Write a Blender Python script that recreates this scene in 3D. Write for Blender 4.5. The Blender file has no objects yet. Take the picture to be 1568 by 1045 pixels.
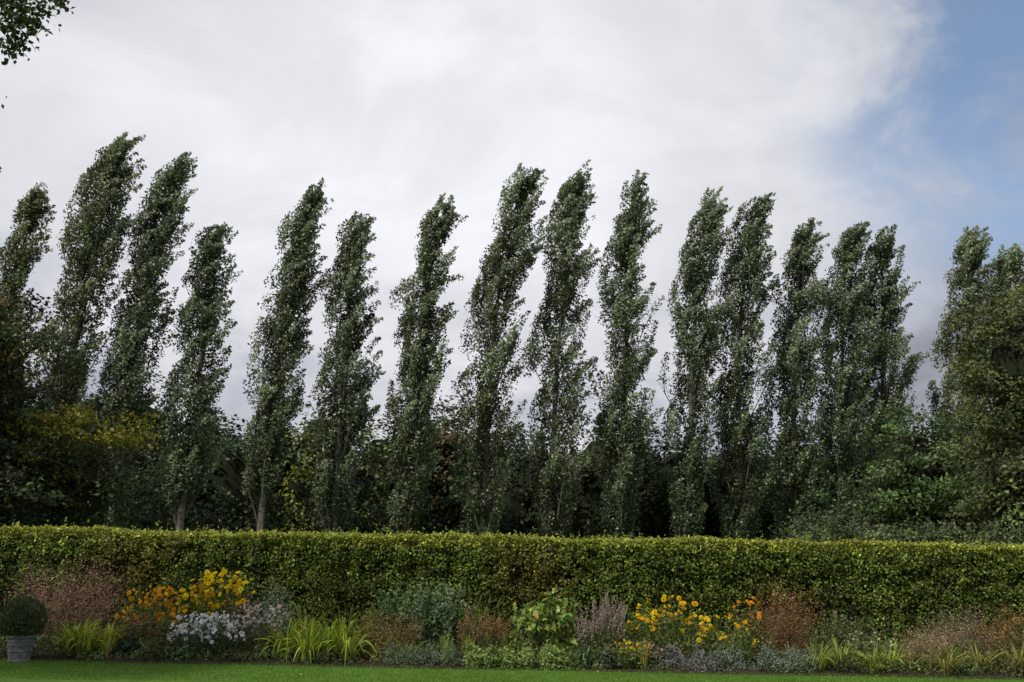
import bpy, math
import numpy as np
from mathutils import Matrix, Vector

rng = np.random.default_rng(11)
scene = bpy.context.scene

# ------------------------------------------------------------------ helpers
def nrm(v):
    return v / np.maximum(np.linalg.norm(v, axis=-1, keepdims=True), 1e-9)

def rnd(n):
    return nrm(rng.normal(size=(n, 3)))

def wave(x, y, z=0.0, f=1.0, s=0.0):
    return (np.sin(x*f*1.7+s*3.1+1.3*np.sin(y*f*1.1+s)) + np.sin(y*f*2.3+s*1.7+1.1*np.sin(z*f*1.9+x*f*.7))
            + np.sin(z*f*2.1+x*f*2.9+s*2.2)) / 3.0

class Geo:
    def __init__(self):
        self.q, self.c, self.m = [], [], []
    def add(self, quads, col, mat=0):
        n = len(quads)
        if n == 0: return
        col = np.asarray(col, dtype=float)
        if col.ndim == 1: col = np.tile(col, (n, 1))
        self.q.append(np.asarray(quads, dtype=float)); self.c.append(col)
        self.m.append(np.full(n, mat, dtype=np.int32))
    def build(self, name, mats, loc=(0, 0, 0)):
        q = np.concatenate(self.q); c = np.concatenate(self.c); m = np.concatenate(self.m)
        q = q - np.array(loc)
        n = len(q)
        me = bpy.data.meshes.new(name)
        me.vertices.add(n*4); me.loops.add(n*4); me.polygons.add(n)
        me.vertices.foreach_set("co", q.reshape(-1).astype(np.float32))
        me.loops.foreach_set("vertex_index", np.arange(n*4, dtype=np.int32))
        me.polygons.foreach_set("loop_start", np.arange(0, n*4, 4, dtype=np.int32))
        me.polygons.foreach_set("material_index", m)
        at = me.attributes.new("col", 'FLOAT_COLOR', 'FACE')
        cc = np.ones((n, 4), dtype=np.float32); cc[:, :3] = np.clip(c, 0.002, 0.9)
        at.data.foreach_set("color", cc.reshape(-1))
        for mt in mats: me.materials.append(mt)
        me.update(calc_edges=True)
        ob = bpy.data.objects.new(name, me)
        ob.location = loc
        scene.collection.objects.link(ob)
        return ob

def leafq(P, L, asp=0.6, bias=None, k=1.0, dirb=None, kd=1.0):
    n = len(P)
    if n == 0: return np.zeros((0, 4, 3))
    N = rnd(n)
    if bias is not None: N = nrm(np.asarray(bias)*1.0 + k*N)
    R = rnd(n)
    if dirb is not None: R = nrm(np.asarray(dirb) + kd*R)
    D = nrm(R - N*np.sum(R*N, axis=1, keepdims=True))
    E = np.cross(N, D)
    L = np.broadcast_to(L, (n,))[:, None]
    W = L*asp
    bow = N*L*0.08
    return np.stack([P, P+D*L*.45+E*W*.5+bow, P+D*L, P+D*L*.45-E*W*.5+bow], axis=1)

def tube(pts, rad, k=6):
    pts = np.asarray(pts, float); rad = np.asarray(rad, float)
    T = nrm(np.gradient(pts, axis=0))
    ref = np.array([0, 1, 0.0]) if abs(T[0][1]) < .8 else np.array([1.0, 0, 0])
    A = nrm(np.cross(T, ref)); B = np.cross(T, A)
    a = np.linspace(0, 2*math.pi, k, endpoint=False)
    ring = pts[:, None, :] + rad[:, None, None]*(A[:, None, :]*np.cos(a)[None, :, None] + B[:, None, :]*np.sin(a)[None, :, None])
    nx = np.roll(ring, -1, axis=1)
    return np.stack([ring[:-1], nx[:-1], nx[1:], ring[1:]], axis=2).reshape(-1, 4, 3)

def ribbons(P, W, side):
    W = np.broadcast_to(W, P.shape[:2])[..., None]
    a = P - side[:, None, :]*W*.5; b = P + side[:, None, :]*W*.5
    return np.stack([a[:, :-1], b[:, :-1], b[:, 1:], a[:, 1:]], axis=2).reshape(-1, 4, 3)

def jit(col, n, v=0.25, hue=0.08):
    col = np.asarray(col, float)
    return col[None, :]*np.exp(rng.normal(0, v, (n, 1)))*np.exp(rng.normal(0, hue, (n, 3)))

# ------------------------------------------------------------------ materials
def new_mat(name):
    m = bpy.data.materials.new(name); m.use_nodes = True
    nt = m.node_tree; nt.nodes.clear()
    return m, nt, nt.nodes.new('ShaderNodeOutputMaterial')

def foliage_mat(name, trans=0.25, rough=0.5, spec=0.35):
    m, nt, out = new_mat(name)
    at = nt.nodes.new('ShaderNodeAttribute'); at.attribute_name = "col"
    pb = nt.nodes.new('ShaderNodeBsdfPrincipled')
    pb.inputs['Roughness'].default_value = rough
    pb.inputs['Specular IOR Level'].default_value = spec
    tr = nt.nodes.new('ShaderNodeBsdfTranslucent')
    mx = nt.nodes.new('ShaderNodeMixShader'); mx.inputs[0].default_value = trans
    nt.links.new(at.outputs['Color'], pb.inputs['Base Color'])
    nt.links.new(at.outputs['Color'], tr.inputs['Color'])
    nt.links.new(pb.outputs[0], mx.inputs[1]); nt.links.new(tr.outputs[0], mx.inputs[2])
    nt.links.new(mx.outputs[0], out.inputs[0])
    return m

def noise_mat(name, c1, c2, scale=5, rough=.9, bump=.3, c3=None):
    m, nt, out = new_mat(name)
    tc = nt.nodes.new('ShaderNodeTexCoord')
    nz = nt.nodes.new('ShaderNodeTexNoise'); nz.inputs['Scale'].default_value = scale
    nz.inputs['Detail'].default_value = 8; nz.inputs['Roughness'].default_value = .65
    rp = nt.nodes.new('ShaderNodeValToRGB')
    rp.color_ramp.elements[0].position = .35; rp.color_ramp.elements[0].color = (*c1, 1)
    rp.color_ramp.elements[1].position = .68; rp.color_ramp.elements[1].color = (*c2, 1)
    if c3:
        e = rp.color_ramp.elements.new(.5); e.color = (*c3, 1)
    pb = nt.nodes.new('ShaderNodeBsdfPrincipled'); pb.inputs['Roughness'].default_value = rough
    pb.inputs['Specular IOR Level'].default_value = .2
    bp = nt.nodes.new('ShaderNodeBump'); bp.inputs['Strength'].default_value = bump; bp.inputs['Distance'].default_value = .03
    nt.links.new(tc.outputs['Object'], nz.inputs['Vector'])
    nt.links.new(nz.outputs['Fac'], rp.inputs['Fac'])
    nt.links.new(rp.outputs['Color'], pb.inputs['Base Color'])
    nt.links.new(nz.outputs['Fac'], bp.inputs['Height']); nt.links.new(bp.outputs[0], pb.inputs['Normal'])
    nt.links.new(pb.outputs[0], out.inputs[0])
    return m

LEAF = foliage_mat("leaf", .27, .5, .25)
POPLEAF = foliage_mat("poplar_leaf", .25, .5, .28)
PETAL = foliage_mat("petal", .3, .7, .1)
GRASSM = foliage_mat("grass_blade", .4, .7, .1)
BARK = noise_mat("bark", (.06, .055, .042), (.20, .19, .155), 6, .95, .6)
SOIL = noise_mat("soil", (.018, .012, .008), (.06, .042, .028), 9, .95, .6)
TURF = noise_mat("turf", (.055, .12, .014), (.10, .19, .025), 3.5, .95, .3, (.075, .15, .018))
CORE = noise_mat("shade_core", (.010, .015, .007), (.028, .034, .015), 14, 1, .5)  # opaque dark filler behind the leaves; inner shade is put into its colour
LEAD = noise_mat("weathered_lead", (.09, .095, .10), (.24, .245, .25), 14, .75, .3)

# ------------------------------------------------------------------ ground
def edge(x):
    return 16.55-.022*(x+9)+.04*np.sin(x*1.3)

def grid_plane(name, x0, x1, y0, y1, nx, ny, mat, zf, yf=None):
    xs = np.linspace(x0, x1, nx+1); ts = np.linspace(0, 1, ny+1)
    v = []
    for t in ts:
        for x in xs:
            a = y0 if yf is None else float(yf(x)); y = a+(y1-a)*t
            v.append((x, y, zf(x, t)))
    f = [(j*(nx+1)+i, j*(nx+1)+i+1, (j+1)*(nx+1)+i+1, (j+1)*(nx+1)+i) for j in range(ny) for i in range(nx)]
    me = bpy.data.meshes.new(name); me.from_pydata(v, [], f); me.materials.append(mat)
    ob = bpy.data.objects.new(name, me); scene.collection.objects.link(ob); return ob

grid_plane("ground", -500, 500, -200, 1200, 1, 1, TURF, lambda x, t: 0.0)
grid_plane("flower_bed_soil", -26, 26, 16.75, 20.9, 200, 12, SOIL,
           lambda x, t: .006 + (0 if t < .04 else .03+.015*math.sin(x*5+t*12)), edge)

g = Geo()
n = 80000
x = rng.uniform(-10, 10, n); back = 2.4*rng.random(n)
P = np.column_stack([x, edge(x)+.05-back, np.zeros(n)])
hgt = rng.uniform(.012, .028, n)*np.where(back < .08, 1.8, 1.0)
d = rnd(n)*.8; d[:, 2] = 1; d = nrm(d)
side = nrm(np.cross(d, rnd(n)))
tip = P + d*hgt[:, None]
w = .004
q = np.stack([P-side*w, P+side*w, tip+side*w*.3, tip-side*w*.3], axis=1)
tone = 1+.18*wave(P[:, 0], P[:, 1]*2, 0, .9)+.1*wave(P[:, 0], P[:, 1]*2, 0, 4.)
g.add(q, jit((.15, .28, .04), n, .24, .1)*tone[:, None])
g.build("lawn_grass", [GRASSM])
g = Geo()
n = 200
x = rng.uniform(-10, 10, n)
P = np.column_stack([x, edge(x)-2.0*rng.random(n)**1.5, np.full(n, .03)])
g.add(leafq(P, rng.uniform(.02, .05, n), .6, (0, 0, 1), .4), jit((.36, .25, .08), n, .4, .2))
g.build("fallen_leaves", [LEAF])

# ------------------------------------------------------------------ poplars
def poplar(bx, by, H, tx, R, tint=(1, 1, 1), z0=.17, thin=1.0):
    g = Geo()
    ph1, ph2 = rng.uniform(0, 6.28, 2)
    def axis(z):
        t = np.clip(z/H, 0, 1.1)
        return bx + (tx-bx)*(.25*t+.75*t**3.6) + (.10*np.sin(t*9+ph1)+.05*np.sin(t*21+ph2))*np.clip(t*1.5, 0, 1)
    yo = lambda z: by + .15*np.sin(z/H*5+by)
    zs = np.linspace(0, H*.95, 16)
    tr = np.column_stack([axis(zs), yo(zs), zs])
    g.add(tube(tr, .17*(1-zs/H)**.9+.01, 8), (.1, .1, .1), 1)
    npl = int(184*H/19*thin)
    u = rng.random(npl)
    t = z0 + (.955-z0)*u**.93
    prof = np.interp(t, [0, z0, z0+.12, .45, .62, .76, .86, .94, 1], [.3, .45, .9, 1.07, 1.02, .9, .72, .42, .1])
    ph = rng.uniform(0, 2*math.pi, npl)
    prof = prof*(1+.17*np.sin(t*25+ph1+1.5*np.cos(ph))+.12*np.sin(t*47+ph2-np.cos(ph)))
    r0 = R*prof*np.sqrt(rng.random(npl))*.8
    z = t*H
    wind = rng.uniform(.15, .8, npl)*np.interp(t, [0, .3, .7, 1], [.3, .6, 1.1, 1.3])
    start = np.column_stack([axis(z)+r0*np.cos(ph)-wind*.45, yo(z)+r0*np.sin(ph), z-.6])
    kt = 9
    start[:kt] = np.column_stack([axis(H*.93)*np.ones(kt)-.1+rng.normal(0, .10, kt), by+rng.normal(0, .1, kt), H*.90+rng.uniform(-.5, .3, kt)])
    t[:kt] = .97; wind[:kt] = rng.uniform(.3, .65, kt)
    root = np.column_stack([axis(z-1.0), yo(z), np.maximum(z-1.6-r0, .3)])
    out = np.column_stack([np.cos(ph), np.sin(ph), np.zeros(npl)])
    L = rng.uniform(.9, 2.3, npl)*np.interp(t, [0, .8, 1], [1, .95, .8])
    L = np.minimum(L, np.maximum((H - start[:, 2])*1.03, .3))
    spread = np.interp(t, [0, .8, 1], [.32, .26, .04])
    dirn = nrm(out*(spread*rng.random(npl))[:, None] + np.array([.05, 0, 1.0]) + rng.normal(0, .06, (npl, 3)))
    tone = np.exp(rng.normal(0, .36, npl))*np.interp(t, [0, .3, .55], [.62, .8, 1.0])  # lower plumes darker: shade of the lower crown put into the leaf colour
    for i in range(0, npl, 3):
        s = np.linspace(0, 1, 4)[:, None]
        p = start[i]+dirn[i]*L[i]*.8*s; p[:, 0] += wind[i]*s[:, 0]**2*.8
        p = np.vstack([root[i][None], p])
        g.add(tube(p, np.linspace(.04, .008, 5)*(1.3-min(t[i], 1)), 3), (.1, .1, .1), 1)
    nl = 200
    idx = np.repeat(np.arange(npl), nl)
    s = rng.random(len(idx))**.9
    c = start[idx]+dirn[idx]*(L[idx]*s)[:, None]
    c[:, 0] += wind[idx]*s**2.4
    c[:, 2] -= .32*wind[idx]*s**2.4
    sg = (.195*np.minimum(1, s*6+.3)*(1-s)**.55+.022)*np.interp(t[idx], [0, .8, 1], [1.08, .9, .62])
    gs = rng.normal(size=(len(idx), 3)); gs = gs/np.maximum(1, np.linalg.norm(gs, axis=1, keepdims=True)/1.75)
    c += gs*sg[:, None]
    keep = wave(c[:, 0]*2, c[:, 1]*2, c[:, 2]*1.6, 1.5, bx) > -.66
    c = c[keep]; ii = idx[keep]; ss = s[keep]
    nn = len(c)
    bias = out[ii]*.5+np.array([-.15, -.15, .45])
    base = np.array([.118, .155, .072])*np.array(tint)
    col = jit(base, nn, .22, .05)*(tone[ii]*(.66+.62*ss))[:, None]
    # wind turns the pale undersides outward, mostly on the exposed branch ends
    flip = rng.random(nn) < .36*np.interp(t[ii], [0, .35, 1], [.12, .75, 1.5])*(.1+ss**1.5*1.3)*np.clip(tone[ii], .4, 1.5)
    col[flip] = jit((.37, .42, .30), flip.sum(), .16, .03)
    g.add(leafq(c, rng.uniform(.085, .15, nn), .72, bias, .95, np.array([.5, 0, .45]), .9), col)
    m = int(3000*H/19*thin)
    tt = z0+(.9-z0)*rng.random(m); pr = np.interp(tt, [0, z0, z0+.12, .6, .85, 1], [.2, .4, .8, 1, .6, .1])
    a = rng.uniform(0, 2*math.pi, m); rr = R*pr*.55*np.sqrt(rng.random(m))
    zz = tt*H
    P = np.column_stack([axis(zz)+rr*np.cos(a)-.05, yo(zz)+rr*np.sin(a), zz])
    P = P[wave(P[:, 0]*2, P[:, 1]*2, P[:, 2]*1.2, 1.3, bx) > -.5]
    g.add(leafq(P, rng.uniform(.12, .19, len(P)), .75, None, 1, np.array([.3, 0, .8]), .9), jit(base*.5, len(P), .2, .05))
    g.build("poplar_tree", [POPLEAF, BARK], (bx, by, 0))

POP = [  # base x, y, height, top x, radius, tint, crown start
    (-21.6, 41.0, 17.6, -20.8, 1.0, (1.35, 1.05, .62), .15, .7),
    (-18.9, 41.2, 20.6, -17.2, 1.5, (1.1, 1.03, .85), .2),
    (-16.5, 41.9, 19.6, -15.1, 1.22, (1, 1, 1), .3, .95),
    (-13.8, 42.6, 16.4, -13.3, 1.2, (.95, 1, 1), .25, .95),
    (-10.7, 43.3, 18.8, -9.1, 1.2, (1, 1, .95), .24),
    (-7.6, 44.0, 17.6, -7.2, 1.18, (1, 1.02, 1), .17),
    (-4.6, 44.7, 19.0, -3.0, 1.25, (1.03, 1.05, .95), .15),
    (-1.3, 45.4, 21.1, .9, 1.45, (1.06, 1.04, .92), .14),
    (1.9, 46.0, 21.2, 3.1, 1.4, (1, 1, .95), .14),
    (5.1, 46.7, 20.9, 6.3, 1.32, (.95, 1, .92), .14),
    (8.3, 47.4, 20.5, 10.35, 1.3, (.88, .95, .86), .14),
    (10.9, 48.0, 20.8, 12.5, 1.5, (.80, .88, .80), .12, 1.1),
    (13.7, 48.7, 19.4, 15.3, 1.5, (.76, .85, .75), .1, 1.1),
    (16.2, 49.4, 19.7, 18.0, 1.55, (.76, .85, .72), .1, 1.15),
    (18.7, 50.0, 19.5, 19.8, 1.6, (.75, .84, .7), .1, 1.15),
    (23.2, 51.0, 19.9, 24.9, 1.9, (1.0, .98, .75), .1, 1.25),
    (25.8, 51.5, 19.2, 27.1, 1.8, (1.0, .98, .75), .1, 1.25),
    (28.8, 52.2, 19.5, 30.2, 1.6, (.95, .98, .8), .1),
    (-25.6, 40.3, 16.5, -24.4, 1.2, (1, 1, .9), .15),
]
for p in POP:
    poplar(*p)

# ------------------------------------------------------------------ broadleaf crowns
def crown(g, c, r, ncl, nl, cs, lsz, col, shell=.55, flat=.5, droop=0.0, tones=.32, limbs=None, bias_up=.6):
    c = np.array(c, float); r = np.array(r, float)
    d = rnd(ncl); rad = (shell+(1-shell)*rng.random(ncl))
    rad *= 1+.18*np.sin(d[:, 0]*5+c[0]*2)*np.cos(d[:, 2]*4+c[1])
    C = c+d*rad[:, None]*r
    if limbs is not None:
        for i in range(0, ncl, 3):
            a = np.array(limbs, float); b = C[i]
            m = (a+b)/2+np.array([0, 0, .12*np.linalg.norm(b-a)])
            g.add(tube([a, m, b], [.08, .045, .012], 4), (.1, .1, .1), 1)
    idx = np.repeat(np.arange(ncl), nl)
    o = rng.normal(size=(len(idx), 3))
    o = o/np.maximum(1, np.linalg.norm(o, axis=1, keepdims=True)/2.1)
    o = o*np.array([1, 1, flat])*cs*rng.uniform(.6, 1.3, ncl)[idx][:, None]
    hr = np.hypot(o[:, 0], o[:, 1])
    P = C[idx]+o
    P[:, 2] -= droop*hr**1.5
    ok = P[:, 2] > .05
    P = P[ok]; idx = idx[ok]; n = len(P)
    cc = jit(col, n, .22, .07)*np.exp(rng.normal(0, tones, ncl))[idx][:, None]
    g.add(leafq(P, rng.uniform(.7, 1.3, n)*lsz, .6, nrm(P-c)*.5+np.array([0, 0, bias_up]), .8), cc)

def core_blob(g, c, r, mat):
    nu, nv = 14, 9
    th = np.linspace(0, 2*math.pi, nu+1); phv = np.linspace(-math.pi/2, math.pi/2, nv+1)
    T, Ph = np.meshgrid(th, phv)
    k = 1+.2*np.sin(3*T+c[0])*np.cos(3*Ph)*np.cos(Ph)+.1*np.sin(5*T)*np.sin(4*Ph+c[1])*np.cos(Ph)
    X = np.stack([c[0]+r[0]*k*np.cos(T)*np.cos(Ph), c[1]+r[1]*k*np.sin(T)*np.cos(Ph), c[2]+r[2]*k*np.sin(Ph)], -1)
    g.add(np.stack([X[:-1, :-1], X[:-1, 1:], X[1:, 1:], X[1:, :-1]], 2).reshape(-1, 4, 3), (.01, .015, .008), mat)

g = Geo()
hx = [-60, -40, -30, -21.5, -16.6, -12, -7.8, -3.6, .6, 4.4, 8.2, 12, 15.5, 19.7, 23.5, 30, 60]
hh = [14, 13, 12.8, 12.4, 11.0, 11.3, 10.8, 11.6, 10.2, 10.4, 10.0, 9.7, 9.9, 10.4, 11.0, 12, 14]
for x in np.arange(-44, 46, 2.0):
    for row in range(2):
        xx = x+rng.uniform(-.9, .9)+row*1.1
        yy = 56+row*6+rng.uniform(-1.5, 1.5)
        Ht = float(np.interp(xx, hx, hh))*(yy/58)*rng.uniform(.87, 1.05)
        rz = Ht*.42; rx = rng.uniform(1.9, 2.9)
        col = np.array([.056, .085, .032])*rng.uniform(.65, 1.3)*np.array([rng.uniform(.85, 1.3), 1, rng.uniform(.8, 1.2)])
        if abs(xx+12.3) < 1.3 and row == 0: col = np.array([.27, .31, .05]); Ht += .4
        if abs(xx+3.2) < 1.2 and row == 0: col = np.array([.13, .105, .045])
        if abs(xx+8) < 1.5: col = np.array([.13, .18, .05])
        if abs(xx-17) < 1.2 and row == 0: col = np.array([.12, .15, .05])
        c = (xx, yy, Ht-rz-.3)
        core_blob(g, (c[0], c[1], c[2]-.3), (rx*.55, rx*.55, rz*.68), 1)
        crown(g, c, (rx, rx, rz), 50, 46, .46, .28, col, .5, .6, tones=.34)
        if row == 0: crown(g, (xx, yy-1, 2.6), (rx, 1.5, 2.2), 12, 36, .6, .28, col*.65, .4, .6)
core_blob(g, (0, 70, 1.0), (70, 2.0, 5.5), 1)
g.build("distant_woodland", [LEAF, CORE])

g = Geo()
for x in np.arange(-28, 32, 2.4):
    xx = x+rng.uniform(-.9, .9); yy = 50.5+.22*xx+rng.uniform(-1, 2)
    h = rng.uniform(3.8, 7.2)
    crown(g, (xx, yy, h*.5), (1.5, 1.3, h*.5), 38, 44, .36, .2, np.array([.038, .058, .026])*rng.uniform(.5, 1.2), .3, .6)
g.build("undergrowth", [LEAF, CORE])

def tree(name, base, trunk_h, parts, trunk_r=.18, mats=(LEAF, BARK, CORE)):
    g = Geo()
    b = np.array(base, float)
    zs = np.linspace(0, trunk_h, 8)
    tr = np.column_stack([b[0]+.12*np.sin(zs*.9), b[1]+.08*np.sin(zs*1.3), zs])
    g.add(tube(tr, np.linspace(trunk_r, trunk_r*.35, 8), 8), (.1, .1, .1), 1)
    for p in parts:
        kw = dict(p); core = kw.pop('core', 0)
        if core: core_blob(g, kw['c'], np.array(kw['r'])*core, 2)
        kw.setdefault('limbs', (b[0], b[1], trunk_h*.55))
        crown(g, **kw)
    return g.build(name, list(mats), (b[0], b[1], 0))

tree("beech_tree", (-14.2, 24.5, 0), 7.5, [
    dict(c=(-14.1, 24.5, 5.9), r=(2.7, 2.6, 3.4), ncl=230, nl=100, cs=.26, lsz=.12, col=(.048, .068, .024), core=.62, droop=.25, shell=.5, tones=.45),
    dict(c=(-12.7, 24.3, 6.7), r=(.8, .9, 1.5), ncl=24, nl=60, cs=.2, lsz=.11, col=(.13, .12, .035), droop=.25, shell=.3),
    dict(c=(-13.0, 24.5, 2.5), r=(2.6, 2.2, 2.4), ncl=130, nl=80, cs=.30, lsz=.12, col=(.038, .056, .02), core=.62, tones=.4)], .3)
tree("maple_tree", (-12.0, 25.8, 0), 4.3, [
    dict(c=(-11.5, 25.4, 4.85), r=(2.7, 1.0, .6), ncl=50, nl=70, cs=.24, lsz=.12, col=(.19, .175, .022), droop=.5, flat=.28),
    dict(c=(-12.3, 25.2, 4.0), r=(1.9, 1.0, .6), ncl=36, nl=70, cs=.24, lsz=.12, col=(.19, .18, .022), droop=.5, flat=.28),
    dict(c=(-12.0, 26, 3.1), r=(2.7, 1.5, 1.9), ncl=100, nl=75, cs=.3, lsz=.12, col=(.055, .08, .024), droop=.3, core=.5)], .12)
tree("hazel_tree", (13.0, 32, 0), 5.0, [
    dict(c=(12.9, 32, 4.5), r=(1.8, 1.7, 2.4), ncl=130, nl=80, cs=.25, lsz=.13, col=(.095, .14, .05), core=.55, tones=.4),
    dict(c=(14.4, 33, 2.9), r=(3.0, 1.7, 2.5), ncl=120, nl=80, cs=.31, lsz=.13, col=(.072, .105, .04), core=.6, tones=.4),
    dict(c=(10.8, 33, 2.3), r=(1.8, 1.5, 1.8), ncl=70, nl=80, cs=.28, lsz=.13, col=(.06, .09, .036), core=.5)], .14)
tree("ash_tree", (15.6, 28.5, 0), 8.2, [
    dict(c=(15.4, 28.5, 7.4), r=(2.4, 2.4, 2.9), ncl=200, nl=100, cs=.27, lsz=.13, col=(.115, .13, .044), droop=.7, core=.58, flat=.4, tones=.4),
    dict(c=(15.1, 28.0, 3.8), r=(3.1, 2.4, 3.0), ncl=200, nl=95, cs=.31, lsz=.13, col=(.085, .11, .038), droop=.7, core=.6, flat=.4, tones=.4)], .28)

g = Geo()
for xx, yy, h, w in [(6.6, 22.6, 2.6, .7), (7.3, 22.8, 3.05, .8), (8.3, 23, 2.75, .8), (9.2, 22.7, 3.0, .9), (10.2, 23, 2.7, .9), (11.2, 22.8, 2.85, .9), (12.3, 23, 3.0, 1)]:
    crown(g, (xx, yy, h*.5), (w, .8, h*.5), 70, 60, .17, .085, np.array([.11, .15, .058])*rng.uniform(.75, 1.15), .35, .6)
    for k in range(20):
        a = rng.uniform(-1, 1); p0 = np.array([xx+a*.4*w, yy, h*.7]); s = np.linspace(0, 1, 5)[:, None]
        pp = p0+np.array([a*.8, rng.uniform(-.4, .2), 1.0])*s*rng.uniform(.45, .95); pp[:, 2] -= .18*s[:, 0]**2
        g.add(tube(pp, np.linspace(.012, .004, 5), 3), (.1, .1, .1), 1)
        t = rng.random(34)
        q = np.column_stack([np.interp(t, s[:, 0], pp[:, j]) for j in range(3)])+rng.normal(0, .045, (34, 3))
        g.add(leafq(q, rng.uniform(.06, .1, 34), .5), jit((.12, .155, .06), 34))
g.build("rambling_shrub", [LEAF, BARK, CORE])

g = Geo()
b = np.array([-10.8, 12.0, 0])
zs = np.linspace(0, 9, 9)
g.add(tube(np.column_stack([b[0]+.1*np.sin(zs), b[1]+0*zs, zs]), np.linspace(.28, .1, 9), 10), (.1, .1, .1), 1)
crown(g, (-10.9, 12, 8.2), (2.9, 2.9, 3.4), 130, 60, .38, .13, np.array([.06, .09, .03]), .45, .5, .2, limbs=(-10.8, 12, 5.5))
for (x, y, z, s, n) in [(-6.75, 12, 8.8, .15, 170), (-6.45, 12, 8.72, .13, 170), (-6.2, 12.05, 8.98, .11, 120), (-6.65, 11.9, 8.42, .12, 150), (-6.4, 11.9, 8.45, .09, 80),
                     (-5.95, 12, 9.05, .06, 40), (-6.85, 12, 9.0, .2, 160), (-6.55, 12, 8.2, .07, 60), (-6.72, 12, 8.15, .08, 60), (-6.84, 12, 7.4, .06, 26), (-6.72, 12, 6.5, .04, 12), (-6.95, 12, 8.5, .18, 120)]:
    P = np.array([x, y, z])+rng.normal(size=(n, 3))*np.array([s, s, s*.9])
    g.add(leafq(P, rng.uniform(.05, .10, n), .8, (0, -.2, .5), .9, (.2, 0, -.5), 1), jit((.07, .10, .03), n, .35))
    m = np.array([-8.4, 12, z+.25])
    g.add(tube([(-10.7, 12, z-2.2), m, (x, y, z)], [.07, .03, .005], 4), (.1, .1, .1), 1)
g.build("lime_tree", [LEAF, BARK], (-10.8, 12, 0))

# ------------------------------------------------------------------ hedge
g = Geo()
X0, X1, YF, YB, HT = -24.0, 24.0, 19.25, 20.55, 2.07
def fy(x, z): return YF+.06*wave(x, z, 0, .8)+.04*wave(x, z, 0, 3.1, 2.)+.04*(z/2-.5)
def ty(x, y): return HT+.05*wave(x, y, 0, .55, 1.)+.04*wave(x, y, 0, 2.3, 4.)
nx, nz = 240, 10
xs = np.linspace(X0, X1, nx+1); zs = np.linspace(0, HT-.18, nz+1)
A, Z = np.meshgrid(xs, zs)
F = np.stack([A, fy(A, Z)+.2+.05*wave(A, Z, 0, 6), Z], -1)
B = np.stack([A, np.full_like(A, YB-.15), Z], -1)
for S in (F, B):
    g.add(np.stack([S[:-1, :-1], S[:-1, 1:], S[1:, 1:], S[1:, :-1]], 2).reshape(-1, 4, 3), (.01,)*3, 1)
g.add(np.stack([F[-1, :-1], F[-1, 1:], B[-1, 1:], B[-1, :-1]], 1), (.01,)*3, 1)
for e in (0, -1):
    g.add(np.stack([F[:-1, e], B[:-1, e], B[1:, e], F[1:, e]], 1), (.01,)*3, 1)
def hedge_col(x, z, n):
    base = np.tile(np.array([.108, .152, .022]), (n, 1))
    pn = wave(x, z*1.5, 0, .55, 3.)
    br = np.clip((pn-.38)*1.6, 0, .8)[:, None]
    base = base*(1-br)+np.array([.14, .115, .022])*br
    q = np.clip(wave(x, z, 0, 1.4, 5.)*.5+.5, 0, 1)[:, None]
    base = base*(.6+.65*q)
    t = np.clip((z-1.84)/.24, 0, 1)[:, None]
    base = base*(1-t)+np.array([.29, .32, .045])*t  # yellow-green top growth, with its sunlit brightness put into the colour
    return base*np.exp(rng.normal(0, .36, (n, 1)))*np.exp(rng.normal(0, .07, (n, 3)))
nc = 15000
cx = np.where(rng.random(nc) < .85, rng.uniform(-11.5, 11.5, nc), rng.uniform(X0, X1, nc)); cz = rng.uniform(.0, HT, nc)
cd_ = rng.exponential(.06, nc)-.09*np.clip(wave(cx, cz, 0, 5.5, 7.), -1, 1)
ctone = np.exp(rng.normal(0, .38, nc))
idx = np.repeat(np.arange(nc), 11); n = len(idx)
o = rng.normal(size=(n, 3))*np.array([.05, .03, .05])
P = np.column_stack([cx[idx]+o[:, 0], fy(cx[idx], cz[idx])+cd_[idx]+o[:, 1], cz[idx]+o[:, 2]])
P[:, 2] = np.clip(P[:, 2], .02, None)
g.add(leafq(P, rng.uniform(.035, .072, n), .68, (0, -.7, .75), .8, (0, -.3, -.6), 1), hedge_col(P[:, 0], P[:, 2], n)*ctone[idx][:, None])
n = 55000
x = rng.uniform(-13, 13, n); y = YF+rng.random(n)**1.6*(YB-YF)
z = ty(x, y)+rng.normal(0, .03, n)-.02+.05*np.clip(wave(x, y, 0, 7., 2.), 0, 1)
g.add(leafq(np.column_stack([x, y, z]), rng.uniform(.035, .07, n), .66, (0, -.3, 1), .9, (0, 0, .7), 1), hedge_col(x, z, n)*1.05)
for i in range(900):
    x = rng.uniform(-12, 12); y = rng.uniform(YF, YF+.5); h = min(rng.exponential(.065)+.03, .3); m = 10
    t = rng.random(m)
    P = np.column_stack([x+rng.normal(0, .04)*t+rng.normal(0, .012, m), y+rng.normal(0, .012, m), HT-.02+h*t])
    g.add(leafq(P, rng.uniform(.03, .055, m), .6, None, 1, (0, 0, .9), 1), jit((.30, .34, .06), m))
g.build("clipped_hedge", [LEAF, CORE])

# ------------------------------------------------------------------ border plants
BR = 1.85
def yo_(x, y): return y-.13-.02*(x+9)*np.clip((19.0-y)/2.0, 0, 1)
def finish(g, name, x, y): g.build(name, [LEAF, BARK, PETAL, CORE], (x, float(yo_(x, y)), 0))
def LC(c): return np.clip(np.asarray(c, float)*BR, 0, .5)

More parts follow.
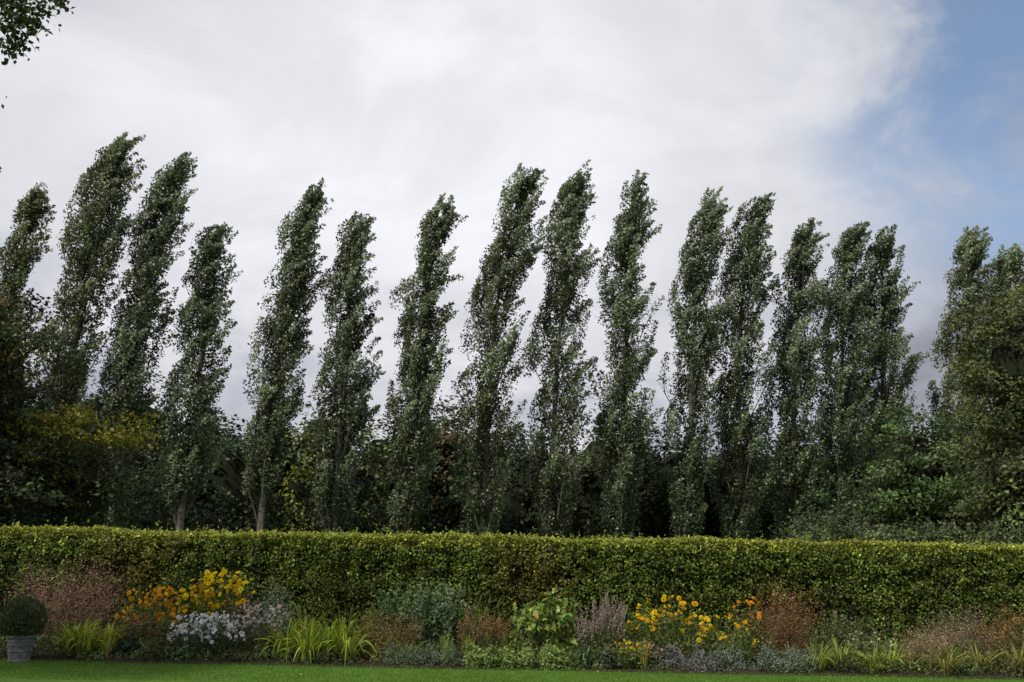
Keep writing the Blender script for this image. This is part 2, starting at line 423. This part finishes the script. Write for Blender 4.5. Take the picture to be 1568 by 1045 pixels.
def mound(g, x, y, w, d, h, n, ls, col, asp=.55, v=.25):
    y = yo_(x, y)
    dd = rnd(n); dd[:, 2] = np.abs(dd[:, 2])
    r = .55+.45*rng.random(n)**.5
    lump = 1+.2*np.sin(dd[:, 0]*6+x*5)+.15*np.sin(dd[:, 1]*7+dd[:, 2]*6+y)
    P = np.array([x, y, 0])+dd*(r*lump)[:, None]*np.array([w/2, d/2, h])
    g.add(leafq(P, rng.uniform(.7, 1.3, n)*ls, asp, dd*.6+np.array([0, 0, .3]), .8, dd+np.array([0, 0, .4]), .8),
          jit(LC(col), n, v)*(1+.3*wave(P[:, 0], P[:, 1], P[:, 2], 6)[:, None]))

def straps(g, x, y, r, h, n, wd, col, arch=1.0):
    y = yo_(x, y)
    a = rng.uniform(0, 2*math.pi, n)
    o = np.column_stack([np.cos(a), np.sin(a), np.zeros(n)])
    s = np.linspace(0, 1, 7)
    hh = h*rng.uniform(.6, 1.1, n); rr = r*rng.uniform(.2, 1.15, n)
    base = np.array([x, y, 0])+o*(rng.random(n)*r*.25)[:, None]
    fall = arch*rng.uniform(.5, 1.6, n)
    P = base[:, None, :]+o[:, None, :]*(rr[:, None]*s**1.5)[..., None]
    P[..., 2] += hh[:, None]*(s*1.5-(s**2.6)*.75*fall[:, None])
    P[..., 2] = np.maximum(P[..., 2], .02)
    side = nrm(np.cross(o, np.array([0, 0, 1.0]))+rng.normal(0, .3, (n, 3)))
    W = wd*np.array([.7, 1, 1, .95, .8, .5, .08])
    g.add(ribbons(P, W[None, :]*rng.uniform(.7, 1.2, (n, 1)), side), np.repeat(jit(LC(col), n, .28, .1), 6, axis=0))

def stems(x, y, w, d, h, n, lean=.25):
    y = yo_(x, y)
    bx = x+rng.uniform(-.5, .5, n)*w*.75; by = y+rng.uniform(-.5, .5, n)*d*.8
    ex = (bx-x)*.35+rng.normal(0, lean*.25, n)*h+.05*h; ey = rng.normal(0, lean*.2, n)*h
    k = (1-.35*(np.abs(bx-x)/(w*.5+1e-6))**2)
    hh = h*rng.uniform(.6, 1.08, n)*k
    s = np.linspace(0, 1, 5)
    return np.stack([bx[:, None]+ex[:, None]*s**1.6, by[:, None]+ey[:, None]*s**1.6, hh[:, None]*s], -1)

def stem_ribs(g, P, wd, col):
    n = len(P); sd = rnd(n); sd[:, 2] = 0; sd[:, 1] *= .3; sd = nrm(sd)
    g.add(ribbons(P, np.linspace(wd, wd*.5, P.shape[1])[None, :], sd), np.tile(LC(col), (n*(P.shape[1]-1), 1)))

def along(P, per, lo=0., hi=1.):
    n, sN, _ = P.shape
    t = rng.uniform(lo, hi, (n, per))*(sN-1); i = np.minimum(t.astype(int), sN-2); f = (t-i)[..., None]
    r = np.arange(n)[:, None]
    return (P[r, i]*(1-f)+P[r, i+1]*f).reshape(-1, 3)

def flowers(g, C, size, col, npet=9, centre=(.06, .035, .01), up=.5):
    n = len(C)
    N = nrm(np.array([0, -.7, up])+rng.normal(0, .6, (n, 3)))
    A = nrm(np.cross(N, rnd(n))); B = np.cross(N, A)
    sz = size*rng.uniform(.6, 1.2, n)
    fc = jit(col, n, .16, .1)
    for k in range(npet):
        a = 2*math.pi*k/npet
        D = A*math.cos(a)+B*math.sin(a); E = np.cross(N, D)
        L = (sz*.5)[:, None]; Wd = L*.6
        c0 = C+D*L*.12
        dr = N*L*-.2
        g.add(np.stack([c0, c0+D*L*.55+E*Wd*.5, C+D*L+dr, c0+D*L*.55-E*Wd*.5], 1), fc, 2)
    if centre is not None:
        L = (sz*.12)[:, None]; C2 = C+N*.006
        g.add(np.stack([C2-A*L, C2-B*L, C2+A*L, C2+B*L], 1), jit(centre, n), 2)

def perennial(name, x, y, w, d, h, n, leafcol, fcol, fs, nf=None, ls=.07, per=16, centre=(.12, .07, .015), npet=9, asp=.35, stemcol=(.05, .07, .02), frac=1.0):
    g = Geo(); P = stems(x, y, w, d, h, n)
    stem_ribs(g, P, .007, stemcol)
    per = int(per*1.5)
    Q = along(P, per, .1, .93)+rng.normal(0, .028, (n*per, 3))
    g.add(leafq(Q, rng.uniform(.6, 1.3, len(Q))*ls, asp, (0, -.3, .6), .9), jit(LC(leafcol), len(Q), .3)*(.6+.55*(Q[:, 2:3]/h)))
    if fcol is not None:
        C = P[:int(n*frac), -1]
        if nf:
            e = rng.integers(0, n, nf); C = np.vstack([C, P[e, -1]+rng.normal(0, 1, (nf, 3))*np.array([.07, .06, .06])-np.array([0, 0, .06])])
        flowers(g, C, fs, fcol, npet, centre)
    finish(g, name, x, y)

def feathery(name, x, y, w, d, h, n, col, fcol, per=36, spread=.05, ls=.03, start=.35):
    g = Geo(); P = stems(x, y, w, d, h, n, .5)
    stem_ribs(g, P, .005, col)
    Q = along(P, per, start, 1.0)
    Q += rng.normal(0, 1, Q.shape)*spread*np.array([1, 1, .8])
    g.add(leafq(Q, rng.uniform(.6, 1.4, len(Q))*ls, .35), jit(LC(fcol), len(Q), .32, .08))
    Q = along(P, 10, .0, .5)+rng.normal(0, .03, (n*10, 3))
    g.add(leafq(Q, rng.uniform(.06, .14, len(Q)), .14, None, 1, (0, 0, 1), .7), jit(LC(col)*.9, len(Q)))
    finish(g, name, x, y)

def spikes(name, x, y, w, d, h, n, leafcol, scol, ls=.07):
    g = Geo(); P = stems(x, y, w, d, h, n, .12)
    stem_ribs(g, P, .007, leafcol)
    Q = along(P, 70, .62, 1.0)+rng.normal(0, .012, (n*70, 3))
    g.add(leafq(Q, .026, .6), jit(LC(scol), len(Q), .3))
    Q = along(P, 26, .03, .68)+rng.normal(0, .03, (n*26, 3))
    g.add(leafq(Q, rng.uniform(.6, 1.2, len(Q))*ls, .35, (0, -.3, .5), .9), jit(LC(leafcol), len(Q), .3))
    finish(g, name, x, y)

g = Geo()
for x in np.arange(-15, 15.2, .42):
    mound(g, x+rng.uniform(-.1, .1), 18.7+rng.uniform(-.15, .1), .7, .6, rng.uniform(.35, .9), 420, .065,
          np.array([.04, .06, .022])*rng.uniform(.6, 1.5)*np.array([rng.uniform(.9, 1.4), 1, 1]))
for x in np.arange(-15, 15.2, .45):
    mound(g, x+rng.uniform(-.15, .15), 17.7+rng.uniform(-.25, .25), .65, .6, rng.uniform(.2, .65), 380, .06,
          np.array([.065, .09, .026])*rng.uniform(.5, 1.5)*np.array([rng.uniform(.9, 1.6), 1, 1]))
for x in np.arange(-15, 15.2, .36):
    mound(g, x+rng.uniform(-.1, .1), 17.02+rng.uniform(-.08, .12), .5, .36, rng.uniform(.1, .3), 260, .045,
          np.array([.07, .10, .03])*rng.uniform(.5, 1.45)*np.array([rng.uniform(.9, 1.4), 1, rng.uniform(.9, 1.4)]))
for i in range(38):
    x = rng.uniform(-8.8, 9.5); y = rng.uniform(17.0, 18.4)
    straps(g, x, y, rng.uniform(.15, .32), rng.uniform(.3, .62), 45, rng.uniform(.01, .022), np.array([.12, .15, .03])*rng.uniform(.6, 1.5)*np.array([rng.uniform(.9, 1.35), 1, 1]))
g.build("border_foliage", [LEAF])

feathery("smoke_grass", -7.95, 18.6, 1.9, .8, 1.62, 160, (.08, .055, .04), (.25, .135, .105), 60, .07, .03, .3)
feathery("smoke_grass", -10.4, 18.5, 1.9, .8, 1.5, 80, (.08, .055, .04), (.22, .14, .11), 50, .07, .03, .3)
g = Geo(); [straps(g, xx, yy, .36, .58, 160, .024, (.21, .23, .03)) for xx, yy in [(-7.15, 17.3), (-6.9, 17.15), (-6.6, 17.3)]]; finish(g, "hakone_grass", -6.9, 17.2)
g = Geo(); mound(g, -6.25, 17.35, .5, .5, .36, 900, .05, (.035, .055, .025)); mound(g, -5.75, 17.15, .6, .5, .28, 900, .045, (.06, .085, .03)); finish(g, "geranium_mound", -6.1, 17.2)
perennial("orange_helenium", -6.25, 18.2, 1.0, .8, 1.08, 90, (.06, .08, .022), (.85, .36, .01), .085, 60, frac=.9)
perennial("golden_rudbeckia", -5.25, 18.35, 1.15, .8, 1.34, 105, (.07, .09, .024), (.90, .54, .008), .10, 75, frac=.95)
perennial("rust_sedum", -4.75, 18.2, .6, .5, .95, 50, (.09, .065, .03), (.22, .12, .04), .05, 40, centre=None)
perennial("rust_sedum", -6.2, 17.6, .8, .5, .66, 60, (.09, .075, .03), (.28, .12, .05), .05, 50, centre=None)
perennial("white_aster", -4.95, 17.35, 1.2, .6, .74, 130, (.05, .075, .03), (.87, .85, .86), .07, 200, .05, 16, (.3, .22, .05), 8)
perennial("pink_aster", -4.2, 17.5, .85, .7, .86, 110, (.055, .075, .04), (.62, .50, .50), .05, 150, .05, 16, (.2, .12, .06), 8)
perennial("artemisia_clump", -4.2, 18.3, .75, .6, 1.22, 60, (.16, .19, .115), (.28, .32, .21), .04, 60, .055, 26, None)
g = Geo()
for xx, yy, hh in [(-3.65, 17.3, .72), (-3.25, 17.15, .64), (-2.95, 17.4, .8), (-2.6, 17.2, .64), (-3.4, 17.6, .88), (-2.75, 17.7, .88)]:
    straps(g, xx, yy, .5, hh, 80, .034, (.18, .215, .025), 1.25)
finish(g, "daylily_clump", -3.1, 17.3)
feathery("russet_grass", -2.05, 17.9, 1.1, .5, .8, 100, (.09, .075, .03), (.18, .12, .045), 34, .05, .035, .3)
perennial("phlox_clump", -1.95, 18.55, .8, .6, 1.35, 55, (.065, .105, .04), None, 0, None, .1, 30)
perennial("phlox_clump", -1.3, 18.45, .95, .6, 1.32, 70, (.08, .12, .058), (.22, .26, .15), .05, 30, .1, 32, None)
g = Geo(); [mound(g, xx, 16.98, .6, .42, .33, 1100, .035, (.09, .12, .08), .35) for xx in (-1.75, -1.3, -.9)]; finish(g, "catmint_mound", -1.3, 17)
g = Geo(); [mound(g, xx, 16.98, .6, .45, .3+.03*math.sin(xx*9), 1300, .045, (.12, .165, .045), .75) for xx in (-.45, -.05, .35, .75)]; finish(g, "lady_mantle_mound", .2, 17)
spikes("persicaria_clump", -.45, 17.85, .9, .5, .88, 42, (.07, .085, .025), (.2, .11, .055))
g = Geo(); P = stems(.65, 17.95, 1.15, .6, 1.16, 42); stem_ribs(g, P, .012, (.07, .09, .03))
Q = along(P, 18, .1, 1)+rng.normal(0, .04, (42*18, 3))
g.add(leafq(Q, rng.uniform(.08, .23, len(Q)), .5, (0, -.4, .5), .7, (0, -.3, -.5), .8), jit(LC((.105, .14, .03)), len(Q), .4, .12))
flowers(g, P[::3, -1], .1, (.55, .55, .18), 6, None); finish(g, "tobacco_plant", .65, 17.95)
spikes("veronicastrum_clump", 1.55, 17.75, .9, .6, 1.15, 60, (.07, .08, .03), (.21, .15, .14))
g = Geo(); straps(g, 1.25, 17.0, .25, .42, 40, .05, (.05, .085, .035)); mound(g, 1.6, 17.05, .5, .4, .32, 500, .07, (.06, .075, .04)); finish(g, "hosta_clump", 1.4, 17)
perennial("yellow_coreopsis", 2.0, 17.1, .6, .4, .42, 40, (.07, .10, .025), (.88, .52, .01), .065, 8, frac=.5)
perennial("golden_rudbeckia", 2.7, 17.95, 1.25, .8, 1.08, 120, (.08, .11, .026), (.90, .50, .008), .09, 24, frac=.6)
perennial("golden_rudbeckia", 3.5, 17.6, 1.15, .7, .8, 80, (.085, .11, .026), (.90, .55, .01), .085, 6, frac=.5)
perennial("orange_helenium", 4.1, 18.2, .6, .5, 1.1, 30, (.06, .07, .024), (.8, .30, .01), .09, 6, frac=.5)
feathery("russet_grass", 4.75, 18.25, .95, .6, 1.38, 95, (.10, .055, .03), (.17, .085, .045), 46, .045, .035, .2)
for xx in (2.7, 3.1):
    g = Geo(); mound(g, xx, 17.0, .55, .42, .34, 1000, .035, (.13, .13, .14), .3); finish(g, "lavender_mound", xx, 17)
for xx in (3.55, 4.2, 4.7):
    g = Geo(); mound(g, xx, 17.05, .6, .45, .4, 1100, .04, (.11, .145, .115), .35); finish(g, "santolina_mound", xx, 17)
perennial("mauve_sedum", 2.45, 17.15, .6, .4, .4, 50, (.06, .08, .04), (.34, .21, .21), .05, 60, centre=None)
g = Geo(); [straps(g, xx, yy, .4, hh, 120, .016, (.16, .19, .035)) for xx, yy, hh in [(5.0, 17.1, .42), (5.4, 17.2, .52), (5.85, 17.05, .42), (6.2, 17.2, .45)]]; finish(g, "sedge_clump", 5.6, 17.1)
perennial("dusky_aster", 5.6, 18.1, 1.2, .7, .85, 80, (.065, .08, .03), (.24, .18, .13), .04, 60, centre=None)
perennial("pale_yarrow", 6.0, 17.55, .9, .5, .58, 50, (.08, .10, .035), (.5, .5, .32), .045, 26, centre=None)
feathery("ornamental_grass", 6.9, 17.4, .9, .6, .78, 80, (.12, .11, .04), (.22, .155, .10), 26, .04, .035, .4)
feathery("smoke_grass", 7.6, 17.8, 1.0, .7, 1.05, 90, (.09, .075, .04), (.19, .135, .10), 36, .06, .032, .3)
g = Geo(); [straps(g, xx, yy, .42, hh, 130, .014, (.16, .15, .04)) for xx, yy, hh in [(7.0, 17.05, .42), (7.6, 17.15, .5), (8.2, 17.05, .48), (8.7, 17.2, .55), (9.3, 17.1, .5)]]; finish(g, "sedge_clump", 8, 17.1)
feathery("russet_grass", 8.5, 17.7, 1.2, .7, 1.1, 100, (.10, .065, .03), (.19, .11, .045), 36, .05, .035, .3)
perennial("orange_helenium", 8.4, 17.5, .8, .5, .85, 26, (.06, .07, .025), (.7, .3, .03), .05, 4, frac=.5)
g = Geo()
for i in range(130):
    x = rng.uniform(-8.5, 8.5); y = rng.uniform(17.3, 18.6); h = rng.uniform(.5, 1.2)
    P = stems(x, y, .15, .1, h, 3, .5); stem_ribs(g, P, .005, (.09, .085, .035))
    Q = along(P, 14, .3, 1)+rng.normal(0, .02, (42, 3)); g.add(leafq(Q, .055, .25), jit((.17, .18, .065), 42, .4, .15))
g.build("border_wisps", [LEAF])

# ------------------------------------------------------------------ planter with clipped ball
def lathe(prof, cx, cy, k=40):
    pr = np.array(prof); a = np.linspace(0, 2*math.pi, k+1)
    X = np.stack([cx+pr[:, 0][:, None]*np.cos(a), cy+pr[:, 0][:, None]*np.sin(a), np.tile(pr[:, 1][:, None], (1, k+1))], -1)
    return np.stack([X[:-1, :-1], X[:-1, 1:], X[1:, 1:], X[1:, :-1]], 2).reshape(-1, 4, 3)
pot = bpy.data.objects.new("topiary_planter", None); pot.location = (-7.67, 16.40, 0); scene.collection.objects.link(pot)
g = Geo()
prof = [(0, .01), (.15, .01), (.165, .0), (.165, .03), (.155, .04), (.175, .15), (.18, .15), (.186, .165), (.18, .18), (.177, .18), (.195, .30),
        (.20, .30), (.207, .315), (.2, .33), (.198, .33), (.203, .36), (.222, .365), (.228, .385), (.222, .405), (.2, .405), (.19, .37), (0, .37)]
g.add(lathe(prof, 0, 0), (.1,)*3, 0)
for i in range(14):
    a = 2*math.pi*i/14
    s = np.linspace(-.5, .5, 6)*2*math.pi/14
    g.add(tube(np.column_stack([.192*np.cos(a+s), .192*np.sin(a+s), .27-.035*np.cos(s*7)]), np.full(6, .006), 5), (.1,)*3, 0)
o = g.build("pot", [LEAD]); o.parent = pot
g = Geo()
core_blob(g, (0, 0, .64), (.22, .22, .22), 1)
n = 9000; d = rnd(n)
P = d*(.295+.06*rng.random(n)**1.5+.018*np.sin(d[:, 0]*9)*np.cos(d[:, 2]*8))[:, None]+np.array([0, 0, .65])
P[:, 2] = np.maximum(P[:, 2], .39)
g.add(leafq(P, rng.uniform(.018, .032, n), .6, d, .8), jit((.065, .09, .028), n, .35))
o = g.build("clipped_ball", [LEAF, CORE]); o.parent = pot

# ------------------------------------------------------------------ world
to_sun = Vector((-.50, -.50, 0)).normalized()
elev = math.radians(48)
ts = Vector((to_sun.x*math.cos(elev), to_sun.y*math.cos(elev), math.sin(elev)))
sd = bpy.data.lights.new("sun", 'SUN'); sd.energy = 3.2; sd.angle = math.radians(5); sd.color = (1, .94, .84)
so = bpy.data.objects.new("sun", sd); so.rotation_euler = ts.to_track_quat('Z', 'Y').to_euler(); so.location = (0, 0, 60)
scene.collection.objects.link(so)

w = bpy.data.worlds.new("World"); scene.world = w; w.use_nodes = True
nt = w.node_tree; nt.nodes.clear(); N = nt.nodes; Lk = nt.links
out = N.new('ShaderNodeOutputWorld'); bg = N.new('ShaderNodeBackground'); bg.inputs['Strength'].default_value = .15
sky = N.new('ShaderNodeTexSky'); sky.sky_type = 'NISHITA'; sky.sun_disc = False
sky.sun_elevation = elev; sky.sun_rotation = math.atan2(to_sun.x, to_sun.y)
tc = N.new('ShaderNodeTexCoord'); sp = N.new('ShaderNodeSeparateXYZ'); Lk.new(tc.outputs['Generated'], sp.inputs[0])
def math_n(op, a, b=None, clamp=False):
    m = N.new('ShaderNodeMath'); m.operation = op; m.use_clamp = clamp
    for i, v in enumerate((a, b)):
        if v is None: continue
        if isinstance(v, (int, float)): m.inputs[i].default_value = v
        else: Lk.new(v, m.inputs[i])
    return m.outputs[0]
zc = math_n('ADD', math_n('MAXIMUM', sp.outputs['Z'], 0.0), .55)
cb = N.new('ShaderNodeCombineXYZ')
Lk.new(math_n('DIVIDE', sp.outputs['X'], zc), cb.inputs[0]); Lk.new(math_n('DIVIDE', sp.outputs['Y'], zc), cb.inputs[1]); Lk.new(math_n('MULTIPLY', sp.outputs['Z'], 1.2), cb.inputs[2])
def noise(scale, detail, rough, off=0, dist=0):
    mp = N.new('ShaderNodeMapping'); mp.inputs['Location'].default_value = (off, off*.7, off*.3)
    Lk.new(cb.outputs[0], mp.inputs[0])
    z = N.new('ShaderNodeTexNoise'); z.inputs['Scale'].default_value = scale; z.inputs['Detail'].default_value = detail
    z.inputs['Roughness'].default_value = rough; z.inputs['Distortion'].default_value = dist
    Lk.new(mp.outputs[0], z.inputs['Vector']); return z.outputs['Fac']
def mrange(v, a, b, c, d, smooth=True):
    m = N.new('ShaderNodeMapRange'); m.interpolation_type = 'SMOOTHSTEP' if smooth else 'LINEAR'
    for i, k in enumerate((a, b, c, d)): m.inputs[i+1].default_value = k
    Lk.new(v, m.inputs[0]); return m.outputs[0]
def dot(vec):
    v = Vector(vec).normalized(); m = N.new('ShaderNodeVectorMath'); m.operation = 'DOT_PRODUCT'
    Lk.new(tc.outputs['Generated'], m.inputs[0]); m.inputs[1].default_value = v; return m.outputs['Value']
n1 = noise(1.5, 5, .5, 3.0); n2 = noise(3.6, 8, .56, 9.0, .4)
lum = math_n('ADD', mrange(n1, .3, .7, -.45, .45), mrange(n2, .34, .66, -.55, .55))
# lower cloud deck is greyer, with heaped cloud of its own
low = mrange(sp.outputs['Z'], .12, .36, 1, 0)
puff = mrange(noise(6.5, 7, .5, 21.0, .3), .42, .62, -.95, .25)
lum = math_n('ADD', lum, math_n('MULTIPLY', low, puff))
thin = mrange(dot((-.10, .870, .44)), .80, 1.0, 3.1, 5.6)
lum = math_n('ADD', lum, thin)
tint = N.new('ShaderNodeMix'); tint.data_type = 'RGBA'
Lk.new(mrange(lum, 3.0, 5.2, 0, 1), tint.inputs[0]); tint.inputs[6].default_value = (.87, .93, 1.08, 1); tint.inputs[7].default_value = (.965, .98, 1.035, 1)
cc = N.new('ShaderNodeVectorMath'); cc.operation = 'SCALE'; Lk.new(tint.outputs[2], cc.inputs[0]); Lk.new(lum, cc.inputs[3])
hole = mrange(dot((.52, .90, .50)), .968, .9995, 0, 1)
brk = mrange(noise(3.8, 8, .6, 1.5, .4), .38, .60, .08, 1)
hf = math_n('MULTIPLY', math_n('MULTIPLY', hole, brk), .92)
mx = N.new('ShaderNodeMix'); mx.data_type = 'RGBA'
Lk.new(hf, mx.inputs[0]); Lk.new(cc.outputs[0], mx.inputs[6]); Lk.new(sky.outputs[0], mx.inputs[7])
Lk.new(mx.outputs[2], bg.inputs['Color']); Lk.new(bg.outputs[0], out.inputs[0])

# ------------------------------------------------------------------ camera
cd = bpy.data.cameras.new("camera"); cd.lens = 35; cd.sensor_width = 36; cd.clip_end = 3000; cd.clip_start = .1
co = bpy.data.objects.new("camera", cd); scene.collection.objects.link(co)
co.matrix_world = Matrix.Translation((0, 0, 1.6)) @ Matrix.Rotation(math.radians(90+12.7), 4, 'X') @ Matrix.Rotation(math.radians(.95), 4, 'Z')
scene.camera = co
scene.view_settings.view_transform = 'Standard'; scene.view_settings.look = 'None'; scene.view_settings.exposure = 0
